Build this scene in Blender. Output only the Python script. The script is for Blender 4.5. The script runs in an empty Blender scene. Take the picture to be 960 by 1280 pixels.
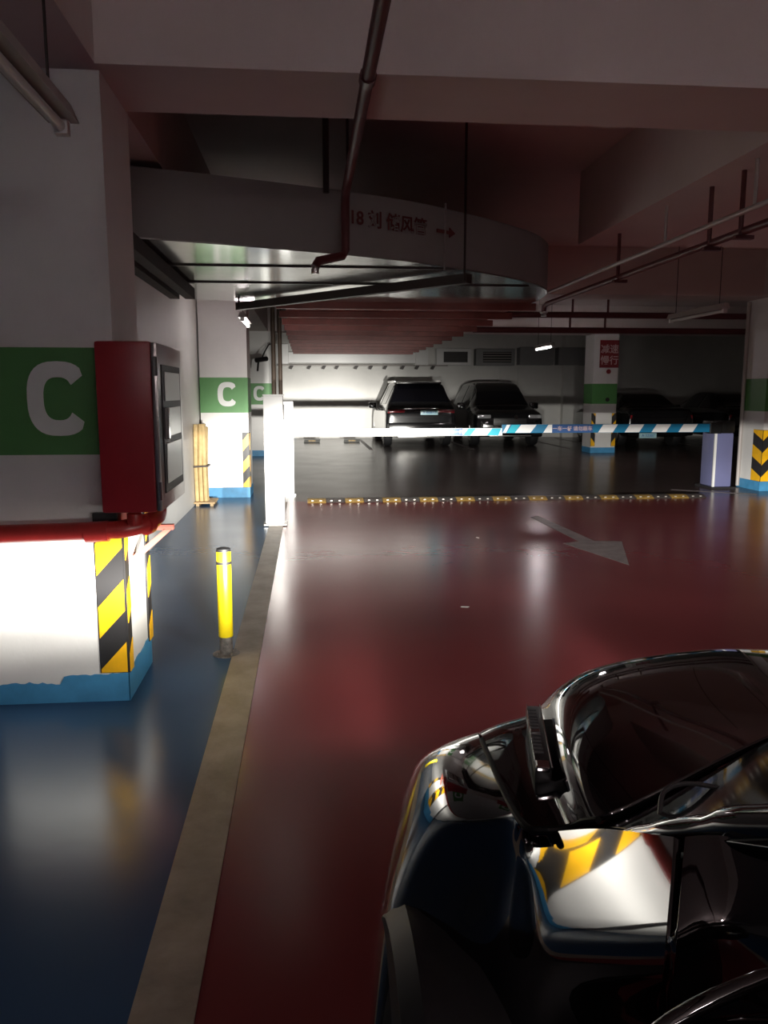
import bpy, bmesh, math, random
from mathutils import Vector, Matrix
random.seed(7)
S = bpy.context.scene
COL = S.collection

# ------------------------------------------------------------------ camera, world, exposure
cam_data = bpy.data.cameras.new('camera')
cam_data.sensor_fit = 'VERTICAL'
cam_data.sensor_height = 32.0
cam_data.lens = 25.0                      # 1000 px on a 1280 px high frame
cam_data.clip_start = 0.02
cam = bpy.data.objects.new('camera', cam_data)
COL.objects.link(cam)
cam.location = (0, 0, 1.45)
cam.rotation_euler = (math.radians(90 - 8.53), 0, -math.radians(5.423))
S.camera = cam

world = bpy.data.worlds.new('world')
S.world = world
world.use_nodes = True
world.node_tree.nodes['Background'].inputs[0].default_value = (0, 0, 0, 1)
world.node_tree.nodes['Background'].inputs[1].default_value = 0.0

S.view_settings.view_transform = 'Standard'
S.view_settings.look = 'None'
S.view_settings.exposure = 0.0
S.view_settings.gamma = 1.0
S.view_settings.use_curve_mapping = False
S.cycles.use_denoising = True
S.cycles.max_bounces = 8
S.cycles.diffuse_bounces = 4
S.cycles.glossy_bounces = 4
S.cycles.sample_clamp_indirect = 4.0
S.cycles.caustics_reflective = False
S.cycles.caustics_refractive = False

HEADLAMP_POWER = 24000.0
ROOM_LAMP_POWER = 33.0
LAMP_Y = 1.74


def headlamp(name, loc, parent=None):
    """A dipped car headlamp: bright just under the cut-off and straight ahead, dim to the sides."""
    d = bpy.data.lights.new(name, 'SPOT')
    d.energy = HEADLAMP_POWER
    d.spot_size = math.radians(160)
    d.spot_blend = 0.35
    d.shadow_soft_size = 0.05
    d.color = (1.0, 0.97, 0.90)
    d.use_nodes = True
    nt = d.node_tree
    em = nt.nodes['Emission']
    geo = nt.nodes.new('ShaderNodeNewGeometry')
    sep = nt.nodes.new('ShaderNodeSeparateXYZ')
    nt.links.new(geo.outputs['Incoming'], sep.inputs[0])

    def ramp(stops):
        r = nt.nodes.new('ShaderNodeValToRGB')
        while len(r.color_ramp.elements) > 1:
            r.color_ramp.elements.remove(r.color_ramp.elements[-1])
        for i, (p, v) in enumerate(stops):
            e = r.color_ramp.elements[0] if i == 0 else r.color_ramp.elements.new(p)
            e.position = p
            e.color = (v, v, v, 1)
        return r

    def math_node(op, a, b=None):
        m = nt.nodes.new('ShaderNodeMath')
        m.operation = op
        for i, v in enumerate((a, b)):
            if v is None:
                continue
            if isinstance(v, (int, float)):
                m.inputs[i].default_value = v
            else:
                nt.links.new(v, m.inputs[i])
        return m.outputs[0]
    el = math_node('MULTIPLY_ADD', sep.outputs[2], BEAM_SIGN)
    el.node.inputs[2].default_value = 0.5          # 0.5 = level
    az = math_node('ARCTAN2', math_node('MULTIPLY', sep.outputs[0], BEAM_SIGN), math_node('MULTIPLY', sep.outputs[1], BEAM_SIGN))
    az = math_node('MULTIPLY_ADD', az, 0.5)
    az.node.inputs[2].default_value = 0.5          # 0.5 = straight ahead, 1 rad = 0.5
    parts = []
    for vert, side in ((DIPPED_VERTICAL, DIPPED_SIDE), (CENTRE_VERTICAL, CENTRE_SIDE)):
        rv, rh = ramp(vert), ramp(side)
        nt.links.new(el, rv.inputs[0])
        nt.links.new(az, rh.inputs[0])
        parts.append(math_node('MULTIPLY', rv.outputs[0], rh.outputs[0]))
    st = math_node('ADD', parts[0], parts[1])
    nt.links.new(st, em.inputs['Strength'])
    o = bpy.data.objects.new(name, d)
    COL.objects.link(o)
    o.location = loc
    o.rotation_euler = (math.radians(90), 0, 0)
    return o


BEAM_SIGN = 1.0
# wide dipped beam with a sharp cut-off, and a narrow soft centre beam
DIPPED_VERTICAL = [(0.0, 0.0), (0.28, 0.06), (0.35, 0.40), (0.39, 1.1), (0.42, 2.0), (0.45, 1.7), (0.48, 1.1), (0.50, 1.0), (0.513, 0.95), (0.524, 0.03), (0.60, 0.004), (0.75, 0.001), (1.0, 0.0)]
DIPPED_SIDE = [(0.0, 0.008), (0.10, 0.03), (0.20, 0.040), (0.35, 0.07), (0.46, 0.085), (0.53, 0.07), (0.57, 0.055), (0.68, 0.055), (0.80, 0.085), (0.9, 0.04), (1.0, 0.008)]
CENTRE_VERTICAL = [(0.0, 0.0), (0.40, 0.02), (0.46, 0.3), (0.485, 0.9), (0.525, 1.0), (0.54, 0.6), (0.56, 0.33), (0.58, 0.18), (0.60, 0.08), (0.64, 0.02), (0.70, 0.004), (0.8, 0.0)]
CENTRE_SIDE = [(0.36, 0.0), (0.41, 0.16), (0.425, 0.32), (0.465, 0.55), (0.49, 1.0), (0.515, 0.9), (0.535, 0.3), (0.56, 0.14), (0.60, 0.06), (0.66, 0.01), (0.75, 0.0)]
headlamp('headlamp_light', (0.25, LAMP_Y, 0.74))
headlamp('headlamp_light', (1.55, LAMP_Y, 0.74))


# ------------------------------------------------------------------ materials
def mat(name, color, rough=0.5, metal=0.0, spec=0.5, var=0.0, vscale=3.0, bump=0.0, bscale=40.0, coat=0.0, emit=None, estr=0.0, color2=None):
    m = bpy.data.materials.new(name)
    m.use_nodes = True
    nt = m.node_tree
    b = nt.nodes['Principled BSDF']
    b.inputs['Base Color'].default_value = (*color, 1)
    b.inputs['Roughness'].default_value = rough
    b.inputs['Metallic'].default_value = metal
    b.inputs['Specular IOR Level'].default_value = spec
    b.inputs['Coat Weight'].default_value = coat
    b.inputs['Coat Roughness'].default_value = 0.02
    if emit:
        b.inputs['Emission Color'].default_value = (*emit, 1)
        b.inputs['Emission Strength'].default_value = estr
    if var or bump or color2:
        tc = nt.nodes.new('ShaderNodeTexCoord')
    if var or color2:
        n = nt.nodes.new('ShaderNodeTexNoise')
        n.inputs['Scale'].default_value = vscale
        n.inputs['Detail'].default_value = 6
        n.inputs['Roughness'].default_value = 0.6
        nt.links.new(tc.outputs['Object'], n.inputs['Vector'])
        r = nt.nodes.new('ShaderNodeValToRGB')
        r.color_ramp.elements[0].position = 0.3
        r.color_ramp.elements[1].position = 0.7
        c0 = color2 if color2 else tuple(c * (1 - var) for c in color)
        c1 = color if color2 else tuple(min(1, c * (1 + var)) for c in color)
        r.color_ramp.elements[0].color = (*c0, 1)
        r.color_ramp.elements[1].color = (*c1, 1)
        nt.links.new(n.outputs['Fac'], r.inputs[0])
        nt.links.new(r.outputs[0], b.inputs['Base Color'])
    if bump:
        n2 = nt.nodes.new('ShaderNodeTexNoise')
        n2.inputs['Scale'].default_value = bscale
        n2.inputs['Detail'].default_value = 4
        nt.links.new(tc.outputs['Object'], n2.inputs['Vector'])
        bp = nt.nodes.new('ShaderNodeBump')
        bp.inputs['Strength'].default_value = bump
        bp.inputs['Distance'].default_value = 0.01
        nt.links.new(n2.outputs['Fac'], bp.inputs['Height'])
        nt.links.new(bp.outputs[0], b.inputs['Normal'])
    return m


def floor_mat():
    """Epoxy floor: blue walkway left of the kerb strip, red lane up to the speed bump, grey-brown parking floor beyond."""
    m = mat('floor_epoxy', (0.1, 0.1, 0.1), 0.3)
    nt = m.node_tree
    b = nt.nodes['Principled BSDF']
    tc = nt.nodes.new('ShaderNodeTexCoord')
    sep = nt.nodes.new('ShaderNodeSeparateXYZ')
    nt.links.new(tc.outputs['Object'], sep.inputs[0])

    def gt(sock, v):
        g = nt.nodes.new('ShaderNodeMath')
        g.operation = 'GREATER_THAN'
        nt.links.new(sock, g.inputs[0])
        g.inputs[1].default_value = v
        return g.outputs[0]

    def noise(scale, detail, lo, hi, a, c):
        n = nt.nodes.new('ShaderNodeTexNoise')
        n.inputs['Scale'].default_value = scale
        n.inputs['Detail'].default_value = detail
        nt.links.new(tc.outputs['Object'], n.inputs['Vector'])
        r = nt.nodes.new('ShaderNodeValToRGB')
        r.color_ramp.elements[0].position = lo
        r.color_ramp.elements[1].position = hi
        r.color_ramp.elements[0].color = (*a, 1)
        r.color_ramp.elements[1].color = (*c, 1)
        nt.links.new(n.outputs['Fac'], r.inputs[0])
        return r.outputs[0]

    def mix(f, a, c):
        x = nt.nodes.new('ShaderNodeMix')
        x.data_type = 'RGBA'
        nt.links.new(f, x.inputs[0])
        nt.links.new(a, x.inputs[6])
        nt.links.new(c, x.inputs[7])
        return x.outputs[2]
    blue = noise(0.8, 3, 0.2, 0.85, (0.028, 0.075, 0.165), (0.045, 0.10, 0.19))
    red = noise(0.6, 3, 0.2, 0.85, (0.17, 0.034, 0.038), (0.235, 0.050, 0.054))
    grey = noise(0.5, 3, 0.2, 0.85, (0.085, 0.062, 0.056), (0.12, 0.088, 0.08))
    right = gt(sep.outputs[0], -0.36)
    far = gt(sep.outputs[1], 10.66)
    c = mix(right, blue, mix(far, red, grey))
    nt.links.new(c, b.inputs['Base Color'])
    rr = noise(1.5, 3, 0.2, 0.9, (0.20, 0.20, 0.20), (0.262, 0.262, 0.262))
    nt.links.new(rr, b.inputs['Roughness'])
    b.inputs['Specular IOR Level'].default_value = 0.13
    n2 = nt.nodes.new('ShaderNodeTexNoise')
    n2.inputs['Scale'].default_value = 9
    n2.inputs['Detail'].default_value = 2
    nt.links.new(tc.outputs['Object'], n2.inputs['Vector'])
    bp = nt.nodes.new('ShaderNodeBump')
    bp.inputs['Strength'].default_value = 0.03
    bp.inputs['Distance'].default_value = 0.02
    nt.links.new(n2.outputs['Fac'], bp.inputs['Height'])
    nt.links.new(bp.outputs[0], b.inputs['Normal'])
    return m


M = dict(
    floor=floor_mat(),
    kerb=mat('kerb_concrete', (0.26, 0.22, 0.18), 0.6, var=0.3, vscale=5, bump=0.3, bscale=30),
    wall=mat('white_wall_paint', (0.72, 0.71, 0.68), 0.55, var=0.06, vscale=1.5, bump=0.1, bscale=60),
    grey=mat('grey_wall_band', (0.30, 0.30, 0.30), 0.6, var=0.08, vscale=2),
    ceil=mat('ceiling_paint', (0.66, 0.58, 0.56), 0.75, var=0.08, vscale=0.8, bump=0.1),
    pillar=mat('pillar_paint', (0.74, 0.73, 0.71), 0.5, var=0.05, vscale=2, bump=0.08, bscale=50),
    green=mat('green_band_paint', (0.085, 0.26, 0.075), 0.5, var=0.06, vscale=3),
    letter=mat('letter_white', (0.78, 0.80, 0.78), 0.5),
    blue=mat('blue_base_paint', (0.06, 0.27, 0.50), 0.5, var=0.15, vscale=8),
    yellow=mat('hazard_yellow', (0.90, 0.48, 0.01), 0.4, var=0.1, vscale=12),
    hblack=mat('hazard_black', (0.018, 0.017, 0.018), 0.5),
    bollard=mat('bollard_yellow', (0.84, 0.66, 0.01), 0.35, var=0.06, vscale=10),
    gapdark=mat('gap_black', (0.003, 0.003, 0.003), 0.6, spec=0.15),
    rubber=mat('black_rubber', (0.012, 0.012, 0.013), 0.55, var=0.3, vscale=30),
    dirty=mat('dirty_steel', (0.045, 0.042, 0.04), 0.5, color2=(0.22, 0.20, 0.18), vscale=40),
    red=mat('cabinet_red', (0.34, 0.022, 0.030), 0.32, var=0.08, vscale=4),
    redpipe=mat('pipe_red', (0.34, 0.026, 0.024), 0.35, var=0.15, vscale=8),
    oldred=mat('dull_red_primer', (0.21, 0.052, 0.042), 0.42, var=0.2, vscale=5),
    salmon=mat('bracket_red', (0.62, 0.16, 0.12), 0.45),
    steel=mat('brushed_steel', (0.50, 0.49, 0.47), 0.30, metal=0.9),
    galv=mat('galvanised_sheet', (0.74, 0.75, 0.73), 0.13, metal=0.95, var=0.12, vscale=4, bump=0.05, bscale=5),
    duct=mat('duct_grey', (0.24, 0.23, 0.23), 0.5, metal=0.0, var=0.08, vscale=2),
    darkbar=mat('dark_bar', (0.028, 0.018, 0.016), 0.5),
    darkred=mat('dark_red_pipe', (0.10, 0.020, 0.022), 0.45),
    lightpipe=mat('pale_conduit', (0.42, 0.38, 0.36), 0.4),
    tube=mat('lamp_tube_off', (0.62, 0.62, 0.60), 0.3),
    tube_on=mat('lamp_tube_on', (0.9, 0.9, 0.9), 0.3, emit=(1, 0.99, 0.94), estr=9.0),
    tube_dim=mat('lamp_tube_soft', (0.9, 0.9, 0.9), 0.3, emit=(1, 0.93, 0.88), estr=2.2),
    housing=mat('lamp_housing', (0.36, 0.33, 0.31), 0.45),
    brown=mat('brown_steel', (0.030, 0.018, 0.015), 0.75, spec=0.15, var=0.2, vscale=6),
    riserbrown=mat('riser_brown', (0.16, 0.11, 0.08), 0.5),
    white=mat('white_enamel', (0.84, 0.84, 0.83), 0.3),
    cabblue=mat('barrier_blue_grey', (0.17, 0.18, 0.34), 0.35, var=0.05, vscale=3),
    armblue=mat('stripe_blue', (0.01, 0.17, 0.33), 0.4),
    armcyan=mat('stripe_cyan', (0.0, 0.42, 0.55), 0.4),
    armwhite=mat('stripe_white', (0.86, 0.86, 0.85), 0.4),
    armtext=mat('stripe_text_blue', (0.03, 0.09, 0.26), 0.4),
    arrow=mat('worn_arrow_paint', (0.24, 0.20, 0.20), 0.5, var=0.3, vscale=9),
    bumpyel=mat('bump_yellow', (0.26, 0.16, 0.04), 0.5, var=0.35, vscale=14),
    bumpblk=mat('bump_black', (0.055, 0.045, 0.042), 0.5, var=0.3, vscale=14),
    reflector=mat('bump_reflector', (0.6, 0.56, 0.5), 0.3, metal=0.5),
    paint=mat('black_car_paint', (0.0035, 0.0033, 0.0036), 0.045, spec=0.6, coat=1.0),
    carblack=mat('parked_car_black', (0.008, 0.008, 0.009), 0.16, coat=0.6),
    glass=mat('dark_glass', (0.004, 0.004, 0.006), 0.05, spec=0.6),
    plastic=mat('black_plastic', (0.008, 0.008, 0.008), 0.4),
    wiper=mat('wiper_grey', (0.04, 0.04, 0.04), 0.35),
    chrome=mat('chrome', (0.75, 0.75, 0.74), 0.08, metal=1.0),
    taillamp=mat('tail_lamp_red', (0.32, 0.012, 0.02), 0.15, coat=1.0),
    lens=mat('lamp_lens', (0.55, 0.56, 0.58), 0.08, metal=0.6),
    plate=mat('plate_blue', (0.05, 0.22, 0.55), 0.3),
    platelight=mat('plate_pale', (0.55, 0.85, 0.92), 0.3),
    bamboo=mat('tan_cardboard', (0.55, 0.40, 0.19), 0.7, var=0.2, vscale=10),
    wood=mat('wood_board', (0.42, 0.29, 0.15), 0.7, var=0.25, vscale=12),
    sign=mat('sign_red', (0.24, 0.022, 0.025), 0.5),
    signtext=mat('sign_text', (0.60, 0.44, 0.43), 0.5),
    ducttext=mat('duct_text_red', (0.10, 0.012, 0.012), 0.6),
    paper=mat('white_paper', (0.8, 0.79, 0.75), 0.7),
    grille=mat('grille_dark', (0.03, 0.025, 0.025), 0.5),
    concrete=mat('wheelstop_rubber', (0.07, 0.07, 0.065), 0.6, var=0.3, vscale=20),
)


# ------------------------------------------------------------------ mesh helpers
def wpos(p):
    v = Vector((0, 0, 0))
    while p is not None:
        v += p.location
        p = p.parent
    return v


class MB:
    """Collects shapes in world coordinates; build() links them as one mesh object."""

    def __init__(self):
        self.bm = bmesh.new()

    def box(self, x0, x1, y0, y1, z0, z1, bev=0.0, mtx=None):
        r = bmesh.ops.create_cube(self.bm, size=1.0)
        vs = r['verts']
        bmesh.ops.scale(self.bm, verts=vs, vec=(x1 - x0, y1 - y0, z1 - z0))
        bmesh.ops.translate(self.bm, verts=vs, vec=((x0 + x1) / 2, (y0 + y1) / 2, (z0 + z1) / 2))
        if bev:
            es = list({e for v in vs for e in v.link_edges})
            rb = bmesh.ops.bevel(self.bm, geom=es, offset=bev, segments=2, affect='EDGES', profile=0.6)
            vs = list({v for f in rb['faces'] for v in f.verts} | {v for v in vs if v.is_valid})
        if mtx is not None:
            bmesh.ops.transform(self.bm, matrix=mtx, verts=vs)
        return self

    def tube(self, pts, r, n=10, cap=True):
        pts = [Vector(p) for p in pts]
        rings = []
        prev = None
        rr = r if isinstance(r, (list, tuple)) else [r] * len(pts)
        for i, p in enumerate(pts):
            t = (pts[min(i + 1, len(pts) - 1)] - pts[max(i - 1, 0)]).normalized()
            ref = prev if prev is not None else (Vector((0, 0, 1)) if abs(t.z) < 0.9 else Vector((1, 0, 0)))
            a = (ref - t * ref.dot(t)).normalized()
            prev = a
            b = t.cross(a)
            rings.append([self.bm.verts.new(p + (a * math.cos(k * 2 * math.pi / n) + b * math.sin(k * 2 * math.pi / n)) * rr[i]) for k in range(n)])
        for i in range(len(rings) - 1):
            for k in range(n):
                self.bm.faces.new((rings[i][k], rings[i][(k + 1) % n], rings[i + 1][(k + 1) % n], rings[i + 1][k]))
        if cap:
            self.bm.faces.new(rings[0][::-1])
            self.bm.faces.new(rings[-1])
        return self

    def lathe(self, prof, c, axis='z', n=24):
        rings = []
        for (r, h) in prof:
            ring = []
            for k in range(n):
                a = 2 * math.pi * k / n
                u, v = r * math.cos(a), r * math.sin(a)
                if axis == 'z':
                    q = (c[0] + u, c[1] + v, c[2] + h)
                elif axis == 'x':
                    q = (c[0] + h, c[1] + u, c[2] + v)
                else:
                    q = (c[0] + u, c[1] + h, c[2] + v)
                ring.append(self.bm.verts.new(q))
            rings.append(ring)
        for i in range(len(rings) - 1):
            for k in range(n):
                self.bm.faces.new((rings[i][k], rings[i][(k + 1) % n], rings[i + 1][(k + 1) % n], rings[i + 1][k]))
        self.bm.faces.new(rings[0][::-1])
        self.bm.faces.new(rings[-1])
        return self

    def prism(self, pts, d):
        """A flat polygon (world points) thickened by the vector d."""
        d = Vector(d)
        a = [self.bm.verts.new(Vector(p)) for p in pts]
        b = [self.bm.verts.new(Vector(p) + d) for p in pts]
        n = len(pts)
        self.bm.faces.new(a[::-1])
        self.bm.faces.new(b)
        for k in range(n):
            self.bm.faces.new((a[k], a[(k + 1) % n], b[(k + 1) % n], b[k]))
        return self

    def strip(self, rows, d):
        """Quads between two polylines rows = [(p, q), ...], thickened by the vector d."""
        d = Vector(d)
        A = [[self.bm.verts.new(Vector(p)) for p in r] for r in rows]
        B = [[self.bm.verts.new(Vector(p) + d) for p in r] for r in rows]
        nr, nc = len(rows), len(rows[0])
        for i in range(nr - 1):
            for j in range(nc - 1):
                self.bm.faces.new((A[i][j], A[i][j + 1], A[i + 1][j + 1], A[i + 1][j]))
                self.bm.faces.new((B[i][j], B[i + 1][j], B[i + 1][j + 1], B[i][j + 1]))
        for i in range(nr - 1):
            for j in (0, nc - 1):
                self.bm.faces.new((A[i][j], A[i + 1][j], B[i + 1][j], B[i][j]))
        for j in range(nc - 1):
            for i in (0, nr - 1):
                self.bm.faces.new((A[i][j], A[i][j + 1], B[i][j + 1], B[i][j]))
        return self

    def grid(self, pts):
        A = [[self.bm.verts.new(Vector(p)) for p in r] for r in pts]
        for i in range(len(A) - 1):
            for j in range(len(A[0]) - 1):
                self.bm.faces.new((A[i][j], A[i][j + 1], A[i + 1][j + 1], A[i + 1][j]))
        return self

    def build(self, name, material, parent=None, smooth=False, **props):
        bmesh.ops.recalc_face_normals(self.bm, faces=self.bm.faces[:])
        me = bpy.data.meshes.new(name)
        if smooth:
            for f in self.bm.faces:
                f.smooth = True
            for e in self.bm.edges:
                if len(e.link_faces) == 2 and e.calc_face_angle(0) > math.radians(40):
                    e.smooth = False
        self.bm.to_mesh(me)
        self.bm.free()
        me.materials.append(material)
        o = bpy.data.objects.new(name, me)
        COL.objects.link(o)
        if parent is not None:
            o.parent = parent
            o.location = -wpos(parent)
        for k, v in props.items():
            o[k] = v
        return o


def thing(name, loc, label, cat, group=None):
    o = bpy.data.objects.new(name, None)
    o.empty_display_size = 0.1
    COL.objects.link(o)
    o.location = loc
    o['label'] = label
    o['category'] = cat
    if group:
        o['group'] = group
    return o


def tag(o, label, cat, group=None):
    o['label'] = label
    o['category'] = cat
    if group:
        o['group'] = group
    return o


def text(name, body, loc, rot, size, material, parent, extrude=0.002, align='CENTER', sx=1.0, bold=0.0):
    c = bpy.data.curves.new(name, 'FONT')
    c.body = body
    c.size = size
    c.align_x = align
    c.align_y = 'CENTER'
    c.extrude = extrude
    c.offset = bold
    tmp = bpy.data.objects.new(name, c)
    COL.objects.link(tmp)
    dg = bpy.context.evaluated_depsgraph_get()
    me = bpy.data.meshes.new_from_object(tmp.evaluated_get(dg))
    bpy.data.objects.remove(tmp)
    bpy.data.curves.remove(c)
    mt = Matrix.Translation(loc) @ rot.to_4x4() @ Matrix.Diagonal((sx, 1, 1, 1))
    me.transform(mt)
    me.materials.clear()
    me.materials.append(material)
    o = bpy.data.objects.new(name, me)
    COL.objects.link(o)
    o.parent = parent
    o.location = -wpos(parent)
    return o


FRONT = Matrix.Rotation(math.pi / 2, 3, 'X')          # text that faces -Y


def bspline(net, nu, nv):
    """Clamped uniform cubic B-spline through a control net; nu, nv samples per span."""
    def curve(P, n):
        P = [Vector(p) for p in P]
        Q = [P[0], P[0]] + P + [P[-1], P[-1]]
        out = []
        for i in range(len(Q) - 3):
            for k in range(n):
                t = k / n
                b0 = (1 - t) ** 3 / 6
                b1 = (3 * t ** 3 - 6 * t ** 2 + 4) / 6
                b2 = (-3 * t ** 3 + 3 * t ** 2 + 3 * t + 1) / 6
                b3 = t ** 3 / 6
                out.append(Q[i] * b0 + Q[i + 1] * b1 + Q[i + 2] * b2 + Q[i + 3] * b3)
        out.append(P[-1])
        return out
    rows = [curve(r, nu) for r in net]
    cols = [curve([rows[i][j] for i in range(len(rows))], nv) for j in range(len(rows[0]))]
    return [[cols[j][i] for j in range(len(cols))] for i in range(len(cols[0]))]


def catmull(P, n):
    P = [Vector(p) for p in P]
    out = []
    for i in range(len(P) - 1):
        a = P[max(i - 1, 0)]
        b, c = P[i], P[i + 1]
        d = P[min(i + 2, len(P) - 1)]
        for k in range(n):
            t = k / n
            out.append(0.5 * ((2 * b) + (c - a) * t + (2 * a - 5 * b + 4 * c - d) * t * t + (3 * b - a - 3 * c + d) * t ** 3))
    out.append(P[-1])
    return out


def structure(o, label=None):
    o['kind'] = 'structure'
    if label:
        o['label'] = label
    return o


# ------------------------------------------------------------------ the setting
CEIL = 3.44
BEAM = 2.80
YB, YF = -9.0, 25.6
XL, XR = -1.47, 17.0
structure(MB().box(-8.2, XR, YB, YF + 0.2, -0.2, 0.0).build('floor', M['floor']), 'glossy painted floor, blue at the walkway and dark red on the lane')
structure(MB().box(-8.2, XR, YB, YF + 0.2, CEIL, CEIL + 0.2).build('ceiling', M['ceil']))
structure(MB().box(XL - 0.2, XL, 4.28, YF, 0, CEIL).build('wall_left', M['wall']))
structure(MB().box(-8.2, XL - 0.2, 4.28, 4.48, 0, CEIL).build('wall_side', M['wall']))
structure(MB().box(-8.2, -8.0, YB, 4.28, 0, CEIL).build('wall_left', M['wall']))
wb = structure(MB().box(XL, XR, YF, YF + 0.2, 0, CEIL).build('wall_back', M['wall']), 'white rear wall behind the parked cars')
structure(MB().box(XR, XR + 0.2, YB, YF + 0.2, 0, CEIL).build('wall_right', M['wall']))
structure(MB().box(-8.2, XR, YB - 0.2, YB, 0, CEIL).build('wall_front', M['wall']))
structure(MB().box(-0.435, -0.282, YB, 10.62, -0.05, 0.006).build('kerb_strip', M['kerb']), 'narrow flush concrete strip between blue walkway and red lane')
# beams across the lane and along the bays
for (y0, y1) in ((3.66, 4.24), (11.18, 11.78), (18.5, 19.1), (-3.9, -3.3)):
    structure(MB().box(-8.0 if y0 < 4 else XL, XR, y0, y1, BEAM, CEIL).build('ceiling_beam', M['ceil']))
for (y0, y1) in ((4.24, 11.18), (11.78, 18.5), (-3.3, 3.66)):
    structure(MB().box(XL, -0.86, y0, y1, BEAM, CEIL).build('ceiling_beam', M['ceil']))
structure(MB().box(2.52, XR, 4.24, 7.5, BEAM, CEIL).build('ceiling_drop', M['ceil']), 'lowered slab of the ceiling on the right, lit from below')
structure(MB().box(6.5, 7.1, 7.5, 11.18, BEAM, CEIL).build('ceiling_beam', M['ceil']))
# pilasters and seams of the back wall
for (x0, x1, d) in ((8.2, 8.7, 0.25), (6.15, 6.28, 0.05), (6.75, 6.83, 0.05)):
    structure(MB().box(x0, x1, YF - d, YF, 0, CEIL if d > 0.1 else 2.2).build('trim_1' if d > 0.1 else 'trim_2', M['wall']))


def arc_letter(cx, y, cz, w, h, t, parent, d=0.004):
    """A broad capital C made of a thick open band."""
    m = MB()
    rows = []
    n = 26
    for i in range(n + 1):
        a = math.radians(50 + (310 - 50) * i / n)
        c, s = math.cos(a), math.sin(a)
        f = lambda v, p: math.copysign(abs(v) ** p, v)
        ro = (cx + w / 2 * f(c, 0.75), y, cz + h / 2 * f(s, 0.75))
        ri = (cx + (w / 2 - t) * f(c, 0.75), y, cz + (h / 2 - t) * f(s, 0.75))
        rows.append((ro, ri))
    # straight lips at both ends
    lip = 0.10 * h
    o0, i0 = rows[0]
    rows.insert(0, ((o0[0] + 0.01, y, o0[2] - lip), (i0[0] + 0.01, y, i0[2] - lip * 0.5)))
    o1, i1 = rows[-1]
    rows.append(((o1[0] + 0.01, y, o1[2] + lip), (i1[0] + 0.01, y, i1[2] + lip * 0.5)))
    m.strip(rows, (0, -d, 0))
    return m.build('letter', M['letter'], parent)


def stripes(parent, x0, x1, y0, y1, z0, z1, face, period, rise, slant=1):
    """Corner-guard leg with raised yellow slanting stripes; face 'y' looks to -Y, 'x' to +X, 'X' to -X."""
    g = MB().box(x0, x1, y0, y1, z0, z1).build('corner_guard', M['hblack'], parent)
    k = 0
    z = z0 - rise
    h = period * 0.5
    while z < z1:
        def cl(v):
            return max(z0 + 0.004, min(z1 - 0.004, v))
        e = 0.003
        a, b = (x0 + 0.004, x1 - 0.004) if face == 'y' else (y0 + 0.004, y1 - 0.004)
        N = 4
        rows = []
        for i in range(N + 1):
            u = a + (b - a) * i / N
            f = i / N if slant > 0 else 1 - i / N
            lo, hi = cl(z + rise * f), cl(z + h + rise * f)
            if face == 'y':
                rows.append(((u, y0, lo), (u, y0, hi)))
            elif face == 'x':
                rows.append(((x1, u, lo), (x1, u, hi)))
            else:
                rows.append(((x0, u, lo), (x0, u, hi)))
        if max(r[1][2] - r[0][2] for r in rows) > 0.01:
            rows = [r for r in rows]
            rows = [(r[0], (r[1][0], r[1][1], max(r[1][2], r[0][2] + 0.0005))) for r in rows]
            MB().strip(rows, {'y': (0, -e, 0), 'x': (e, 0, 0), 'X': (-e, 0, 0)}[face]).build('stripe', M['yellow'], g)
        z += period
    return g


def pillar(x0, x1, y0, y1, label, letter=(0.27, 0.33, 0.05), guards=(), base=0.13, ragged=False, green=None, band=True):
    p = MB().box(x0, x1, y0, y1, 0, BEAM if y0 < 20 else CEIL).build('pillar', M['pillar'])
    structure(p, label)
    e = 0.003
    if band:
        MB().box(x0 - e, x1 + e, y0 - e, y1 + e, 1.17, 1.645).build('green_band', green or M['green'], p)
    if letter:
        arc_letter((x0 + x1) / 2 + letter[2], y0 - e, 1.42, letter[0], letter[1], 0.07, p)
    if ragged:
        rnd = random.Random(3)
        rows = []
        n = 30
        for i in range(n + 1):
            x = x0 - 0.005 + (x1 - x0 + 0.01) * i / n
            f = i / n
            h = base - 0.035 + 0.008 * math.sin(f * 9) + rnd.uniform(-0.006, 0.006) if f < 0.5 else base + 0.012 * (f - 0.5) + rnd.uniform(-0.004, 0.004)
            rows.append(((x, y0 - 0.004, 0), (x, y0 - 0.004, h)))
        MB().strip(rows, (0, 0.004, 0)).build('base_paint', M['blue'], p)
        rows = [((x1, y0 - 0.004 + (y1 - y0) * i / 12, 0), (x1, y0 - 0.004 + (y1 - y0) * i / 12, base + 0.01 + rnd.uniform(-0.004, 0.008) + 0.02 * i / 12)) for i in range(13)]
        MB().strip(rows, (0.004, 0, 0)).build('base_paint', M['blue'], p)
    else:
        MB().box(x0 - 0.004, x1 + 0.004, y0 - 0.004, y1 + 0.004, 0, base).build('base_paint', M['blue'], p)
    for g in guards:
        stripes(p, *g)
    return p


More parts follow.
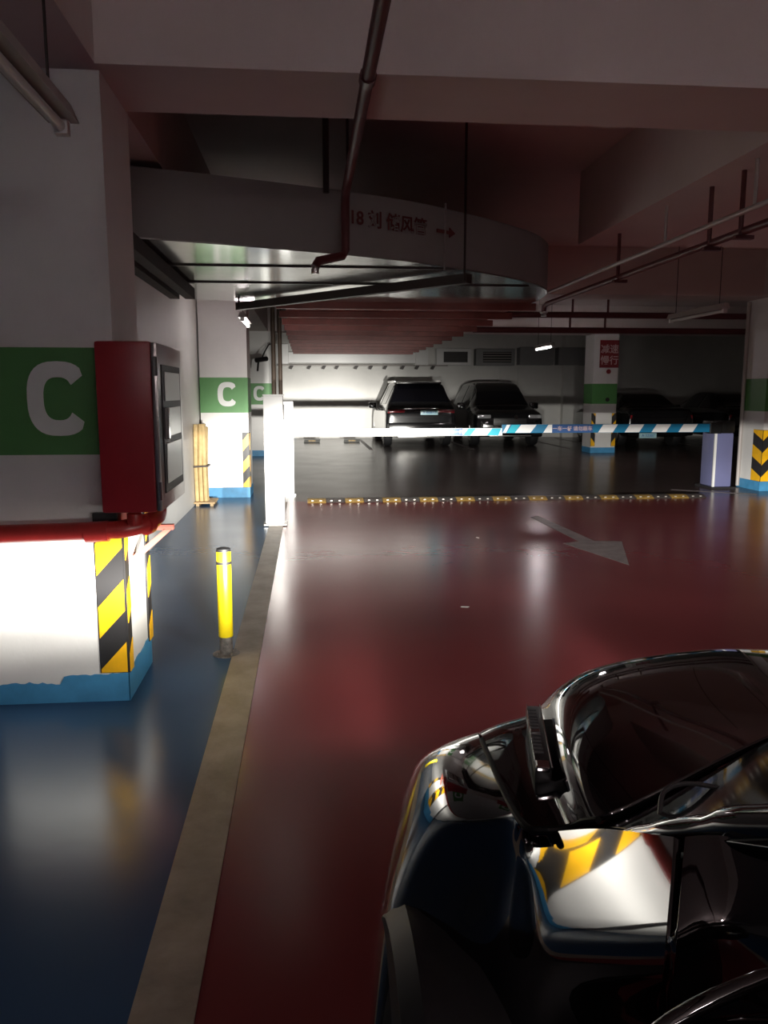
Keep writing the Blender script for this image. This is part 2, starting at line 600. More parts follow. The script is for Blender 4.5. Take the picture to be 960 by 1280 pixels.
P1 = pillar(-1.45, -0.86, 3.73, 4.28, 'nearest white pillar with green C band and red hose cabinet', guards=(
    (-0.985, -0.857, 3.722, 3.73, 0.14, 0.86, 'y', 0.30, 0.13), (-0.86, -0.850, 3.722, 3.80, 0.14, 0.86, 'x', 0.30, 0.06),
    (-0.86, -0.850, 4.20, 4.288, 0.14, 0.86, 'x', 0.30, 0.06)), ragged=True)
P2 = pillar(-1.45, -0.81, 11.18, 11.78, 'second white pillar on the walkway, brightly lit with green C band', guards=(
    (-0.90, -0.807, 11.17, 11.18, 0.14, 0.90, 'y', 0.30, 0.10), (-0.81, -0.80, 11.17, 11.26, 0.14, 0.90, 'x', 0.3, 0.08)), base=0.14)
P3 = pillar(-1.45, -0.80, 18.5, 19.1, 'farthest pillar on the walkway, dim C band in shade', base=0.13)
P4 = pillar(6.76, 7.36, 18.7, 19.3, 'white pillar with red sign standing between the parked cars', letter=False, guards=(
    (6.755, 6.86, 18.69, 18.70, 0.16, 0.95, 'y', 0.42, 0.13, -1), (7.26, 7.365, 18.69, 18.70, 0.16, 0.95, 'y', 0.42, 0.13, 1)), base=0.13)
P5 = pillar(6.64, 7.24, 11.18, 11.82, 'grey-white pillar at the right edge behind the barrier housing', letter=False, guards=(
    (6.63, 6.64, 11.17, 11.42, 0.14, 0.90, 'X', 0.36, 0.10), (6.635, 6.76, 11.17, 11.18, 0.14, 0.90, 'y', 0.36, 0.12)), base=0.14)
for (x0, y0) in ((6.6, -3.9), (14.1, 11.2), (14.3, 18.7)):
    pillar(x0, x0 + 0.6, y0, y0 + 0.6, 'white pillar with a green band', letter=False)
# pillar 4: lettered sign and a small plate below it
sg = MB().box(6.90, 7.36, 18.665, 18.693, 2.02, 2.66, 0.004).build('sign_board', M['sign'], P4)
text('lettering', '减速', (7.13, 18.664, 2.44), FRONT, 0.22, M['signtext'], sg, bold=0.003)
text('lettering', '慢行', (7.13, 18.664, 2.18), FRONT, 0.22, M['signtext'], sg, bold=0.003)
MB().lathe([(0.055, 0), (0.055, 0.02), (0.0495, 0.025)], (7.13, 18.675, 1.93), 'y', 16).build('round_plate', M['sign'], P4)
MB().lathe([(0.05, 0), (0.05, 0.012)], (7.13, 18.683, 1.27), 'y', 16).build('round_plate', M['hblack'], P4)
# pale pipe down the side of the right-hand pillar
MB().tube([(6.61, 11.74, 0.02), (6.61, 11.74, 2.78)], 0.028).build('downpipe', M['lightpipe'], P5)

# ------------------------------------------------------------------ hose cabinet, pipe
hc = thing('hose_cabinet', (-0.77, 3.9, 0.92), 'red steel fire hose cabinet mounted on the nearest pillar', 'cabinet')
MB().box(-0.90, -0.665, 3.56, 4.22, 0.925, 1.665, 0.012).build('cabinet_body', M['red'], hc, True)
dr = MB().box(-0.665, -0.640, 3.565, 4.215, 0.93, 1.66, 0.006).build('door', M['steel'], hc, True, label='bare steel framed door of the cabinet')
MB().box(-0.641, -0.634, 3.64, 4.14, 1.00, 1.57, 0.003).build('door_frame', M['hblack'], dr)
MB().box(-0.635, -0.631, 3.69, 4.10, 1.04, 1.22, 0.002).build('glass_panel', M['steel'], dr)
MB().box(-0.635, -0.631, 3.69, 4.10, 1.25, 1.38, 0.002).build('glass_panel', M['steel'], dr)
MB().box(-0.635, -0.631, 3.69, 4.10, 1.41, 1.54, 0.002).build('glass_panel', M['steel'], dr)
MB().box(-0.64, -0.615, 3.66, 3.69, 1.24, 1.38, 0.004).build('handle', M['chrome'], dr)
for z in (1.02, 1.56):
    MB().tube([(-0.648, 3.562, z - 0.04), (-0.648, 3.562, z + 0.04)], 0.009).build('hinge', M['chrome'], dr)

fp = thing('fire_pipe', (-1.0, 3.66, 0.83), 'thick red fire pipe running across the nearest pillar under the cabinet', 'pipe')
arc = [(-0.86 + 0.14 * math.sin(a), 3.655 + 0.14 * (1 - math.cos(a)), 0.835 + 0.02 * a) for a in [i * math.pi / 16 for i in range(9)]]
MB().tube([(-7.97, 3.655, 0.80), (-1.468, 3.655, 0.822)] + arc + [(-0.72, 3.85, 0.868), (-0.72, 3.875, 0.88), (-0.72, 3.88, 0.90), (-0.72, 3.88, 0.922)], 0.041, 16).build('pipe_run', M['redpipe'], fp, True)
MB().tube([(-1.0, 3.655, 0.825), (-0.90, 3.655, 0.83)], 0.048, 16).build('pipe_collar', M['redpipe'], fp, True)
MB().tube([(-0.75, 3.70, 0.848), (-0.735, 3.73, 0.852)], 0.049, 16).build('pipe_collar', M['redpipe'], fp, True)
MB().lathe([(0.03, 0), (0.034, 0.01), (0.034, 0.05), (0.022, 0.06)], (-0.775, 3.62, 0.862), 'z', 14).build('valve', M['redpipe'], fp, True, label='bright red valve cap')
br = MB()
br.box(-0.857, -0.66, 3.93, 3.965, 0.785, 0.81)
br.prism([(-0.858, 3.92, 0.62), (-0.858, 3.92, 0.66), (-0.70, 3.92, 0.79), (-0.665, 3.92, 0.79)], (0, 0.035, 0))
br.build('bracket', M['salmon'], fp, label='pale red angle bracket')
MB().box(-0.98, -0.87, 3.70, 3.7285, 0.862, 0.905).build('support_foot', M['hblack'], fp)

# ------------------------------------------------------------------ bollard
bo = thing('bollard', (-0.47, 4.37, 0), 'yellow steel bollard with black foot beside the kerb strip', 'bollard')
MB().lathe([(0.038, 0.105), (0.04, 0.11), (0.04, 0.585), (0.036, 0.592)], (-0.47, 4.37, 0)).build('post', M['bollard'], bo, True)
MB().lathe([(0.034, 0.0), (0.036, 0.01), (0.036, 0.11)], (-0.47, 4.37, 0)).build('foot_sleeve', M['dirty'], bo, True, label='scuffed dark steel sleeve')
MB().lathe([(0.0415, 0.515), (0.0415, 0.533)], (-0.47, 4.37, 0)).build('black_ring', M['hblack'], bo, True)
MB().lathe([(0.0405, 0.587), (0.038, 0.602), (0.02, 0.608)], (-0.47, 4.37, 0)).build('cap', M['rubber'], bo, True)
MB().lathe([(0.075, 0.0), (0.075, 0.006), (0.06, 0.008)], (-0.47, 4.37, 0)).build('base_plate', M['dirty'], bo, True)
for k in range(4):
    a = k * math.pi / 2 + 0.6
    MB().lathe([(0.008, 0.006), (0.008, 0.016), (0.004, 0.02)], (-0.47 + 0.058 * math.cos(a), 4.37 + 0.058 * math.sin(a), 0), 'z', 8).build('bolt', M['dirty'], bo)

# ------------------------------------------------------------------ entry posts and barrier
ep = thing('access_post', (-0.36, 8.78, 0), 'tall white camera post beside the lane end of the kerb strip', 'post')
MB().box(-0.47, -0.26, 8.68, 8.88, 0.03, 1.41, 0.012).build('post_body', M['white'], ep, True)
MB().box(-0.49, -0.24, 8.66, 8.90, 0.006, 0.03, 0.004).build('base_plate', M['steel'], ep)
MB().box(-0.475, -0.255, 8.675, 8.885, 1.41, 1.425, 0.004).build('cap', M['white'], ep)
MB().box(-0.255, -0.250, 8.72, 8.84, 1.15, 1.32, 0.002).build('camera_window', M['glass'], ep)
rp = thing('rest_post', (-0.28, 11.4, 0), 'narrow white post carrying the free end of the barrier arm', 'post')
MB().box(-0.34, -0.20, 11.33, 11.47, 0.02, 0.80, 0.006).build('post_body', M['white'], rp, True)
MB().box(-0.36, -0.18, 11.31, 11.49, 0.0, 0.02).build('base_plate', M['steel'], rp)
MB().box(-0.34, -0.20, 11.33, 11.365, 0.80, 1.32, 0.004).build('fork', M['white'], rp)
MB().box(-0.34, -0.20, 11.435, 11.47, 0.80, 1.32, 0.004).build('fork', M['white'], rp)

bg = thing('barrier_gate', (6.2, 11.7, 0), 'parking barrier with blue and white striped arm across the lane', 'barrier')
MB().box(6.09, 6.37, 11.50, 11.92, 0.03, 0.84, 0.02).build('housing', M['cabblue'], bg, True, label='blue-grey lower housing')
MB().box(6.08, 6.38, 11.49, 11.93, 0.84, 1.02, 0.025).build('housing_top', M['plastic'], bg, True, label='dark top of the housing')
MB().box(6.075, 6.11, 11.492, 11.53, 0.03, 0.85, 0.008).build('edge_trim', M['white'], bg, True)
MB().box(6.04, 6.42, 11.45, 11.97, 0.0, 0.03).build('base_plate', M['hblack'], bg)
AY = 11.38
MB().box(-0.29, 2.80, AY + 0.004, AY + 0.036, 0.828, 0.936, 0.006).build('inner_arm', M['armwhite'], bg, label='thinner white half of the arm')
MB().box(2.79, 6.0, AY, AY + 0.04, 0.862, 0.986, 0.006).build('outer_arm', M['armblue'], bg)
MB().box(5.92, 6.10, AY - 0.02, AY + 0.14, 0.84, 1.0, 0.01).build('arm_clamp', M['plastic'], bg)


def arm_piece(name, xa, xb, z0, z1, y, slant, material, clip):
    lo, hi = clip
    c = lambda v: max(lo, min(hi, v))
    m = MB()
    m.prism([(c(xa), y, z0), (c(xb), y, z0), (c(xb + slant), y, z1), (c(xa + slant), y, z1)], (0, -0.004, 0))
    return m.build(name, material, bg)


# bright pieces of the near (right) half
for x in (4.22, 4.62, 5.03, 5.44):
    arm_piece('stripe', x, x + 0.22, 0.866, 0.982, AY, 0.075, M['armwhite'], (2.8, 5.9))
arm_piece('stripe', 2.80, 2.85, 0.866, 0.982, AY, 0.06, M['armwhite'], (2.8, 5.9))
arm_piece('stripe', 2.86, 2.98, 0.866, 0.982, AY, 0.075, M['armcyan'], (2.8, 5.9))
arm_piece('stripe', 2.98, 3.21, 0.866, 0.982, AY, 0.09, M['armwhite'], (2.8, 5.9))
arm_piece('stripe', 3.40, 3.53, 0.866, 0.982, AY, 0.075, M['armwhite'], (2.8, 3.53))
tp = MB().box(3.53, 4.14, AY - 0.004, AY, 0.866, 0.982).build('text_panel', M['armtext'], bg)
text('lettering', '一车一杆 请勿跟车', (3.835, AY - 0.005, 0.921), FRONT, 0.072, M['signtext'], tp, bold=0.001)
# far (left) half: cyan stripes on white, left off toward the tip to paint in its glare
for (xa, xb, mm) in ((2.22, 2.33, 'armcyan'), (2.57, 2.74, 'armcyan'), (1.70, 1.86, 'armcyan')):
    arm_piece('stripe', xa, xb, 0.832, 0.932, AY + 0.004, 0.08, M[mm], (-0.25, 2.78))
tp = MB().box(1.98, 2.22, AY, AY + 0.004, 0.832, 0.932).build('text_panel', M['armtext'], bg)
text('lettering', '一车一杆', (2.10, AY - 0.001, 0.88), FRONT, 0.062, M['letter'], tp)

# ------------------------------------------------------------------ speed bump, floor arrow, line
sb = thing('speed_bump', (2.6, 10.62, 0), 'low black and yellow rubber speed bump across the lane', 'speed bump')
x = -0.02
k = 0
while x < 5.25:
    y0, y1, h = 10.50, 10.80, 0.04
    prof = [(y0, 0.001), (y0 + 0.02, 0.015), (y0 + 0.10, h), (y1 - 0.10, h), (y1 - 0.02, 0.015), (y1, 0.001)]
    m = MB()
    m.prism([(x + 0.004, p[0], p[1]) for p in prof], (0.244, 0, 0))
    seg = m.build('bump_segment', M['bumpyel'] if k % 2 == 0 else M['bumpblk'], sb)
    for dx in (0.07, 0.18):
        MB().box(x + dx - 0.014, x + dx + 0.014, y0 + 0.032, y0 + 0.05, 0.018, 0.030, 0.002).build('reflector', M['reflector'], seg)
    x += 0.25
    k += 1

ar = MB()
tail0, tail1 = Vector((2.60, 9.05, 0.002)), Vector((2.76, 9.12, 0.002))
ar.prism([(2.58, 9.06, 0.0015), (2.70, 9.14, 0.0015), (2.79, 7.50, 0.0015), (3.05, 7.46, 0.0015), (2.69, 6.40, 0.0015), (2.44, 7.42, 0.0015), (2.63, 7.48, 0.0015)], (0, 0, 0.001))
tag(ar.build('floor_arrow', M['arrow']), 'worn pale arrow painted on the dark red lane', 'arrow')
tag(MB().prism([(5.40, 11.45, 0.0015), (5.46, 11.52, 0.0015), (6.42, 10.85, 0.0015), (6.36, 10.78, 0.0015)], (0, 0, 0.001)).build('floor_line', M['arrow']),
    'short pale painted line in front of the barrier housing', 'line')
# parking bay lines
for xx, lb in ((1.55, 'painted bay line left of the first SUV'), (4.15, 'painted bay line between the two SUVs'), (6.7, 'painted bay line right of the second SUV'), (9.0 - 1.2, 'painted bay line left of the dark sedan with the bright plate'), (10.5, 'painted bay line between the two dark sedans')):
    tag(MB().box(xx, xx + 0.1, 20.2, 25.0, 0.001, 0.003).build('bay_line', M['arrow']), lb, 'line', 'parking bay lines')
proto = None
for (xx, yy, lb) in ((0.12, 23.4, 'black rubber wheel stop in the empty bay, nearer the walkway'), (1.28, 23.4, 'black rubber wheel stop in the empty bay, beside the parked SUV')):
    if proto is None:
        ws = thing('wheel_stop', (xx, yy, 0), lb, 'wheel stop', 'wheel stops in the empty bay')
        MB().prism([(xx - 0.24, yy - 0.07, 0), (xx - 0.22, yy - 0.05, 0.09), (xx - 0.22, yy + 0.05, 0.09), (xx - 0.24, yy + 0.07, 0)], (0.46, 0, 0)).build('stop_body', M['concrete'], ws)
        MB().box(xx - 0.10, xx + 0.10, yy - 0.066, yy - 0.05, 0.03, 0.07).build('yellow_patch', M['bumpyel'], ws)
        proto = ws
    else:
        c = proto.copy()
        COL.objects.link(c)
        c.location = (xx, yy, 0)
        c['label'] = lb
        for ch in proto.children:
            d = ch.copy()
            COL.objects.link(d)
            d.parent = c

# ------------------------------------------------------------------ ventilation duct
vd = thing('ventilation_duct', (0.6, 8.0, 2.35), 'long grey ventilation duct with rounded end hanging over the lane', 'duct')
plan = [(-1.12, 5.0), (-0.5, 5.2), (0.25, 5.5), (0.75, 5.76), (1.2, 6.1), (1.6, 6.45), (1.95, 6.85), (2.18, 7.3), (2.28, 7.8), (2.3, 8.3)]
pl = catmull([(a, b, 0) for a, b in plan], 4)
m = MB()
top, bot = [(p.x, p.y, 2.755) for p in pl], [(p.x, p.y, 2.35) for p in pl]
m.strip(list(zip(top, bot)), (0, 0.012, 0))
m.build('duct_side', M['duct'], vd, True)
# sheets of the underside
XA, XB = -1.12, 2.3
pt = [(p.x, p.y, 2.35) for p in pl]
MB().prism(pt + [(XA, 8.3, 2.35)], (0, 0, 0.008)).build('underside_sheet', M['galv'], vd, label='shiny sheet metal underside')
MB().prism([(p[0], p[1], 2.745) for p in pt] + [(XA, 8.3, 2.745)], (0, 0, 0.008)).build('top_sheet', M['duct'], vd)
for (ya, xa, xb) in ((6.0, -1.1, 1.02), (6.9, -1.1, 1.9)):
    MB().box(xa, xb, ya, ya + 0.02, 2.340, 2.351).build('seam', M['darkbar'], vd)
MB().box(-0.22, 2.30, 8.3, 18.4, 2.36, 2.75).build('duct_run', M['oldred'], vd, label='dull red run of the duct')
for k in range(11):
    y = 8.35 + k * 0.98
    b = MB()
    b.box(-0.30, 2.38, y, y + 0.05, 2.285, 2.36, 0.004)
    b.box(-0.30, 2.38, y + 0.05, y + 0.12, 2.345, 2.36)
    b.build('cross_bar', M['oldred'], vd)
for (p, q) in (((-0.70, 8.30), (1.20, 6.10)),):
    m = MB()
    m.prism([(p[0], p[1], 2.33), (p[0] + 0.05, p[1] + 0.05, 2.33), (q[0] + 0.05, q[1] + 0.05, 2.33), (q[0], q[1], 2.33)], (0, 0, -0.07))
    m.build('hanger_bar', M['darkbar'], vd)
for (a, b_) in ((1.18, 6.08), (-0.66, 8.22)):
    MB().tube([(a, b_, 2.27), (a, b_, CEIL)], 0.010, 8).build('hanger_rod', M['darkbar'], vd)
MB().tube([(1.00, 5.90, 2.32), (1.00, 5.90, 2.78)], 0.008, 8).build('seam', M['duct'], vd)
ang = math.atan2(5.50 - 5.95, 0.25 - 1.03)
rotm = Matrix.Rotation(math.atan2(0.45, 0.78), 3, 'Z') @ FRONT
text('lettering', '18 刘 储风管', (0.572, 5.636, 2.585), rotm, 0.118, M['ducttext'], vd, bold=0.002)
aw = MB()
d1, n1 = Vector((0.80, 0.60, 0)).normalized(), Vector((0.6, -0.8, 0)) * 0.008
o0 = Vector((0.93, 5.855, 2.585))
aw.prism([o0 + d1 * a + Vector((0, 0, b)) for a, b in ((0, -0.012), (0.13, -0.012), (0.13, -0.035), (0.19, 0), (0.13, 0.035), (0.13, 0.012), (0, 0.012))], n1)
aw.build('arrow_mark', M['ducttext'], vd)

# second, white duct with vents along the back wall
wd = thing('wall_duct', (1.5, 25.3, 2.3), 'white boxed duct along the top of the rear wall, brightly lit', 'duct')
MB().box(-0.95, 3.35, 25.05, 25.6, 2.33, 2.66, 0.01).build('duct_box', M['white'], wd)
MB().box(3.35, 3.75, 25.0, 25.6, 2.28, 2.76, 0.01).build('duct_box', M['white'], wd)
MB().box(-0.95, -0.55, 25.0, 25.6, 2.30, 2.9, 0.01).build('duct_box', M['white'], wd)
MB().tube([(-0.9, 25.2, 2.27), (4.4, 25.2, 2.27)], 0.022).build('under_pipe', M['lightpipe'], wd)
for xx in (-0.5, 0.05, 0.5, 0.9, 1.5, 1.95, 2.4, 2.95, 3.4, 3.9):
    MB().prism([(xx, 25.12, 2.26), (xx + 0.10, 25.12, 2.26), (xx + 0.03, 25.12, 2.14), (xx - 0.06, 25.12, 2.16)], (0, 0.06, 0)).build('pipe_clamp', M['darkbar'], wd)
for (x0, x1, mm, lb) in ((4.05, 5.15, 'white', 'white framed vent box on the rear wall beside the white duct'), (5.3, 6.55, 'grey', 'grey vent box on the rear wall above the second car')):
    v = thing('vent_box', ((x0 + x1) / 2, 25.4, 2.3), lb, 'vent')
    MB().box(x0, x1, 25.2, 25.6, 2.28, 2.80, 0.02).build('box_body', M[mm], v)
    MB().box(x0 + 0.22, x1 - 0.12, 25.185, 25.2, 2.37, 2.70).build('grille_back', M['grille'], v)
    for z in (2.42, 2.50, 2.58, 2.66):
        MB().box(x0 + 0.23, x1 - 0.13, 25.165, 25.185, z - 0.012, z + 0.012).build('slat', M['grille'] if mm == 'white' else M['housing'], v)
for (x0, x1) in ((6.7, 7.8), (7.95, 8.9)):
    tag(MB().box(x0, x1, 25.15, 25.597, 2.30, 2.85, 0.01).build('duct_section', M['grey']), 'dim grey duct section at the top of the rear wall' + (', behind the lit lamp' if x0 < 7 else ', beside the red sign pillar'), 'duct', 'grey duct sections')

# ------------------------------------------------------------------ pipes under the ceiling
sp = thing('sprinkler_pipe', (0.26, 3.0, 2.70), 'red overhead pipe running along the lane to the duct', 'pipe')
MB().tube([(0.26, -8.9, 2.70), (0.26, 5.25, 2.70), (0.26, 5.34, 2.67), (0.26, 5.38, 2.60), (0.26, 5.38, 2.36), (0.24, 5.36, 2.32), (0.08, 5.20, 2.26), (0.06, 5.18, 2.22)], 0.028, 12).build('pipe_run', M['darkred'], sp, True)
MB().lathe([(0.024, 0), (0.024, 0.03), (0.01, 0.05)], (0.06, 5.18, 2.18), 'z', 10).build('sprinkler_head', M['steel'], sp)
for yy in (2.2, 5.05):
    MB().tube([(0.26, yy, 2.728), (0.26, yy, CEIL)], 0.008, 8).build('hanger_rod', M['darkbar'], sp)
for k, yy in enumerate((1.1, 3.4)):
    MB().tube([(0.26, yy, 2.70), (0.26, yy + 0.07, 2.70)], 0.035, 12).build('pipe_collar', M['darkred'], sp, True)
T = MB().tube([(0.14, 5.42, 2.72), (0.14, 5.42, CEIL)], 0.02, 8)
T.box(0.08, 0.20, 5.40, 5.44, 3.2, 3.24)
T.build('drop_pipe', M['darkbar'], sp)

pg = thing('pale_conduit', (2.62, 6.0, 2.50), 'pale conduit along the right under the lowered ceiling', 'pipe')
MB().tube([(2.62, -8.9, 2.52), (2.62, 9.1, 2.52)], 0.018, 10).build('pipe_run', M['lightpipe'], pg, True)
for yy in (4.7, 5.9):
    MB().tube([(2.64, yy, 2.53), (2.64, yy, BEAM)], 0.012, 8).build('hanger_rod', M['lightpipe'], pg)
dp = thing('dark_red_pipe', (2.75, 6.0, 2.44), 'dark red pipe hung on rods beside the pale conduit', 'pipe')
MB().tube([(2.72, -8.9, 2.44), (2.72, 9.1, 2.44), (2.72, 9.2, 2.42), (2.72, 9.22, 2.36)], 0.026, 10).build('pipe_run', M['darkred'], dp, True)
MB().lathe([(0.035, 0), (0.03, 0.03), (0.05, 0.045), (0.05, 0.05)], (2.72, 9.22, 2.31), 'z', 10).build('sprinkler_head', M['steel'], dp)
for yy in (4.95, 5.35, 6.95):
    b = MB().tube([(2.70, yy, 2.40), (2.70, yy, BEAM)], 0.016, 8)
    b.box(2.66, 2.78, yy - 0.02, yy + 0.02, 2.39, 2.415)
    b.build('hanger_rod', M['darkred'], dp)
for i, (z, yy, lb) in enumerate(((2.60, 12.05, 'upper dark red pipe crossing the bay beyond the barrier'), (2.38, 12.15, 'lower dark red pipe crossing the bay beyond the barrier'))):
    cp = thing('cross_pipe', (6, yy, z), lb, 'pipe', 'dark cross pipes')
    MB().tube([(2.5, yy, z), (16.9, yy, z)], 0.045, 10).build('pipe_run', M['darkred'], cp, True)
    for xx in (4.0, 4.55, 7.6, 10.2):
        MB().tube([(xx, yy, z), (xx, yy, z + 0.22 if i else CEIL - 0.002)], 0.018, 8).build('riser', M['darkred'], cp)
rp2 = thing('riser_pipes', (-0.68, 17.9, 0), 'pair of brown vertical pipes beside the farthest walkway pillar', 'pipe')
for xx in (-0.72, -0.58):
    MB().tube([(xx, 17.9, 0.0), (xx, 17.9, CEIL)], 0.045, 10).build('riser', M['riserbrown'], rp2, True)
cc = thing('security_camera', (-0.93, 17.0, 2.1), 'small dark bracketed camera near the brown vertical pipes', 'camera')
MB().tube([(-0.783, 17.9, 2.48), (-0.82, 17.86, 2.46), (-0.88, 17.4, 2.3), (-0.93, 17.2, 2.16)], 0.016, 8).build('bracket', M['plastic'], cc)
MB().tube([(-1.04, 17.0, 2.10), (-0.84, 17.25, 2.14)], 0.05, 12).build('camera_body', M['plastic'], cc, True)
MB().tube([(-1.00, 17.05, 2.08), (-1.02, 17.03, 1.88)], 0.02, 8).build('cable', M['plastic'], cc)


# ------------------------------------------------------------------ lamps
def tube_lamp(name, x, y0, y1, z, label, tube, top, power=0.0, tilt=0.0, axis='y'):
    t = thing(name, (x, (y0 + y1) / 2, z), label, 'lamp', 'fluorescent lamps')
    MB().prism([(x - 0.05, y0, z), (x + 0.05, y0, z), (x + 0.025, y0, z + 0.06), (x - 0.025, y0, z + 0.06)], (0, y1 - y0, 0)).build('housing', M['housing'], t)
    MB().tube([(x, y0 + 0.04, z - 0.022), (x, y1 - 0.04, z - 0.022)], 0.018, 12).build('lamp_tube', tube, t, True)
    for yy in (y0 + 0.01, y1 - 0.05):
        MB().box(x - 0.022, x + 0.022, yy, yy + 0.04, z - 0.045, z).build('socket', M['white'], t)
    for yy in (y0 + 0.15, y1 - 0.15):
        MB().tube([(x, yy, z + 0.06), (x, yy, top)], 0.005, 6).build('hanger_rod', M['darkbar'], t)
    if power:
        d = bpy.data.lights.new('lamp_glow', 'POINT')
        d.shadow_soft_size = 0.12
        d.energy = power
        d.color = (1.0, 0.88, 0.90)
        o = bpy.data.objects.new('lamp_glow', d)
        COL.objects.link(o)
        o.location = (x, (y0 + y1) / 2, z - 0.16)
    return t


tube_lamp('fluorescent_lamp', -0.79, 1.62, 2.90, 2.33, 'unlit tube lamp hanging at the upper left before the nearest pillar', M['tube'], BEAM)
tube_lamp('fluorescent_lamp', -0.75, 9.75, 10.75, 2.32, 'short lit tube lamp near the second walkway pillar', M['tube_on'], BEAM, 6.0)
tube_lamp('fluorescent_lamp', 4.9, 15.9, 17.1, 2.37, 'lit tube lamp over the parked cars near the rear wall', M['tube_on'], CEIL, 24.0)
tube_lamp('fluorescent_lamp', 4.5, 8.45, 9.8, 2.34, 'unlit tube lamp on the right beyond the lowered ceiling', M['tube'], CEIL)
for (x, y, lb) in ((1.2, -2.6, 'soft tube lamp over the lane behind the black car'), (3.9, -1.8, 'soft tube lamp right of the black car, farthest from the walkway'), (-0.6, -3.0, 'soft tube lamp over the walkway behind the nearest pillar')):
    tube_lamp('fluorescent_lamp', x, y, y + 1.2, 2.9, lb, M['tube_dim'], CEIL, ROOM_LAMP_POWER)
# cable tray on the left wall beyond the first pillar
ct = thing('cable_tray', (-1.1, 5.9, 2.3), 'dark brown twin cable tray along the left wall under the duct', 'tray')
for xx in (-1.12, -0.99):
    MB().box(xx - 0.04, xx + 0.04, 4.5, 7.2, 2.24, 2.33).build('rail', M['brown'], ct)
for i in range(7):
    MB().box(-1.12, -0.99, 4.6 + i * 0.42, 4.64 + i * 0.42, 2.275, 2.29).build('rung', M['brown'], ct)
for yy in (4.7, 7.0):
    MB().tube([(-1.055, yy, 2.3), (-1.055, yy, 2.348)], 0.006, 6).build('hanger_rod', M['darkbar'], ct)

# ------------------------------------------------------------------ tan bundle on a board by the left wall
bb = thing('wooden_board', (-1.38, 10.55, 0), 'small wooden pallet board on the floor by the left wall', 'board')
for i in range(3):
    MB().box(-1.465 + 0.0, -1.20, 10.34 + i * 0.16, 10.46 + i * 0.16, 0.03, 0.05, 0.003).build('slat', M['wood'], bb)
for xx in (-1.44, -1.26):
    MB().box(xx, xx + 0.04, 10.34, 10.78, 0.0, 0.03).build('runner', M['wood'], bb)
cb = thing('cardboard_bundle', (-1.36, 10.55, 0.05), 'tan rolled matting bundle tied in the middle, leaning on the left wall', 'bundle')
rnd = random.Random(5)
for i in range(9):
    xx = -1.445 + (i % 3) * 0.055
    yy = 10.46 + (i // 3) * 0.06
    w = 0.026
    MB().tube([(xx + 0.01, yy, 0.052), (xx + 0.005, yy, 0.48), (xx + rnd.uniform(-0.0, 0.03), yy + rnd.uniform(-0.02, 0.02), 1.03 + rnd.uniform(-0.03, 0.02))], [w, w * 1.0, w * 1.25], 8).build('roll', M['bamboo'], cb, True)
MB().tube([(-1.466, 10.42, 0.50), (-1.28, 10.42, 0.51), (-1.28, 10.62, 0.51), (-1.466, 10.62, 0.50)], 0.012, 6).build('tie', M['darkbar'], cb)
for (xx, yy, lb, a) in ((1.02, 5.22, 'scrap of white paper lying on the red lane', 0.4), (1.67, 7.8, 'tiny pale scrap near the middle of the lane', 1.2)):
    tag(MB().prism([(xx, yy, 0.001), (xx + 0.05 * math.cos(a), yy - 0.05 * math.sin(a), 0.003), (xx + 0.055 * math.cos(a) + 0.008, yy - 0.05 * math.sin(a) + 0.012, 0.004), (xx + 0.008, yy + 0.012, 0.001)], (0, 0, 0.002)).build('paper_scrap', M['paper']), lb, 'litter')


# ------------------------------------------------------------------ parked cars
def section(y, zb, hw, zbelt, hwr, zr):
    return [(0, y, zb), (hw * 0.8, y, zb), (hw * 0.97, y, zb + (zbelt - zb) * 0.16), (hw, y, zb + (zbelt - zb) * 0.5), (hw * 0.985, y, zb + (zbelt - zb) * 0.85), (hw * 0.96, y, zbelt),
            (hwr * 1.03, y, zr - (zr - zbelt) * 0.22), (hwr * 0.86, y, zr - (zr - zbelt) * 0.02), (0, y, zr)]


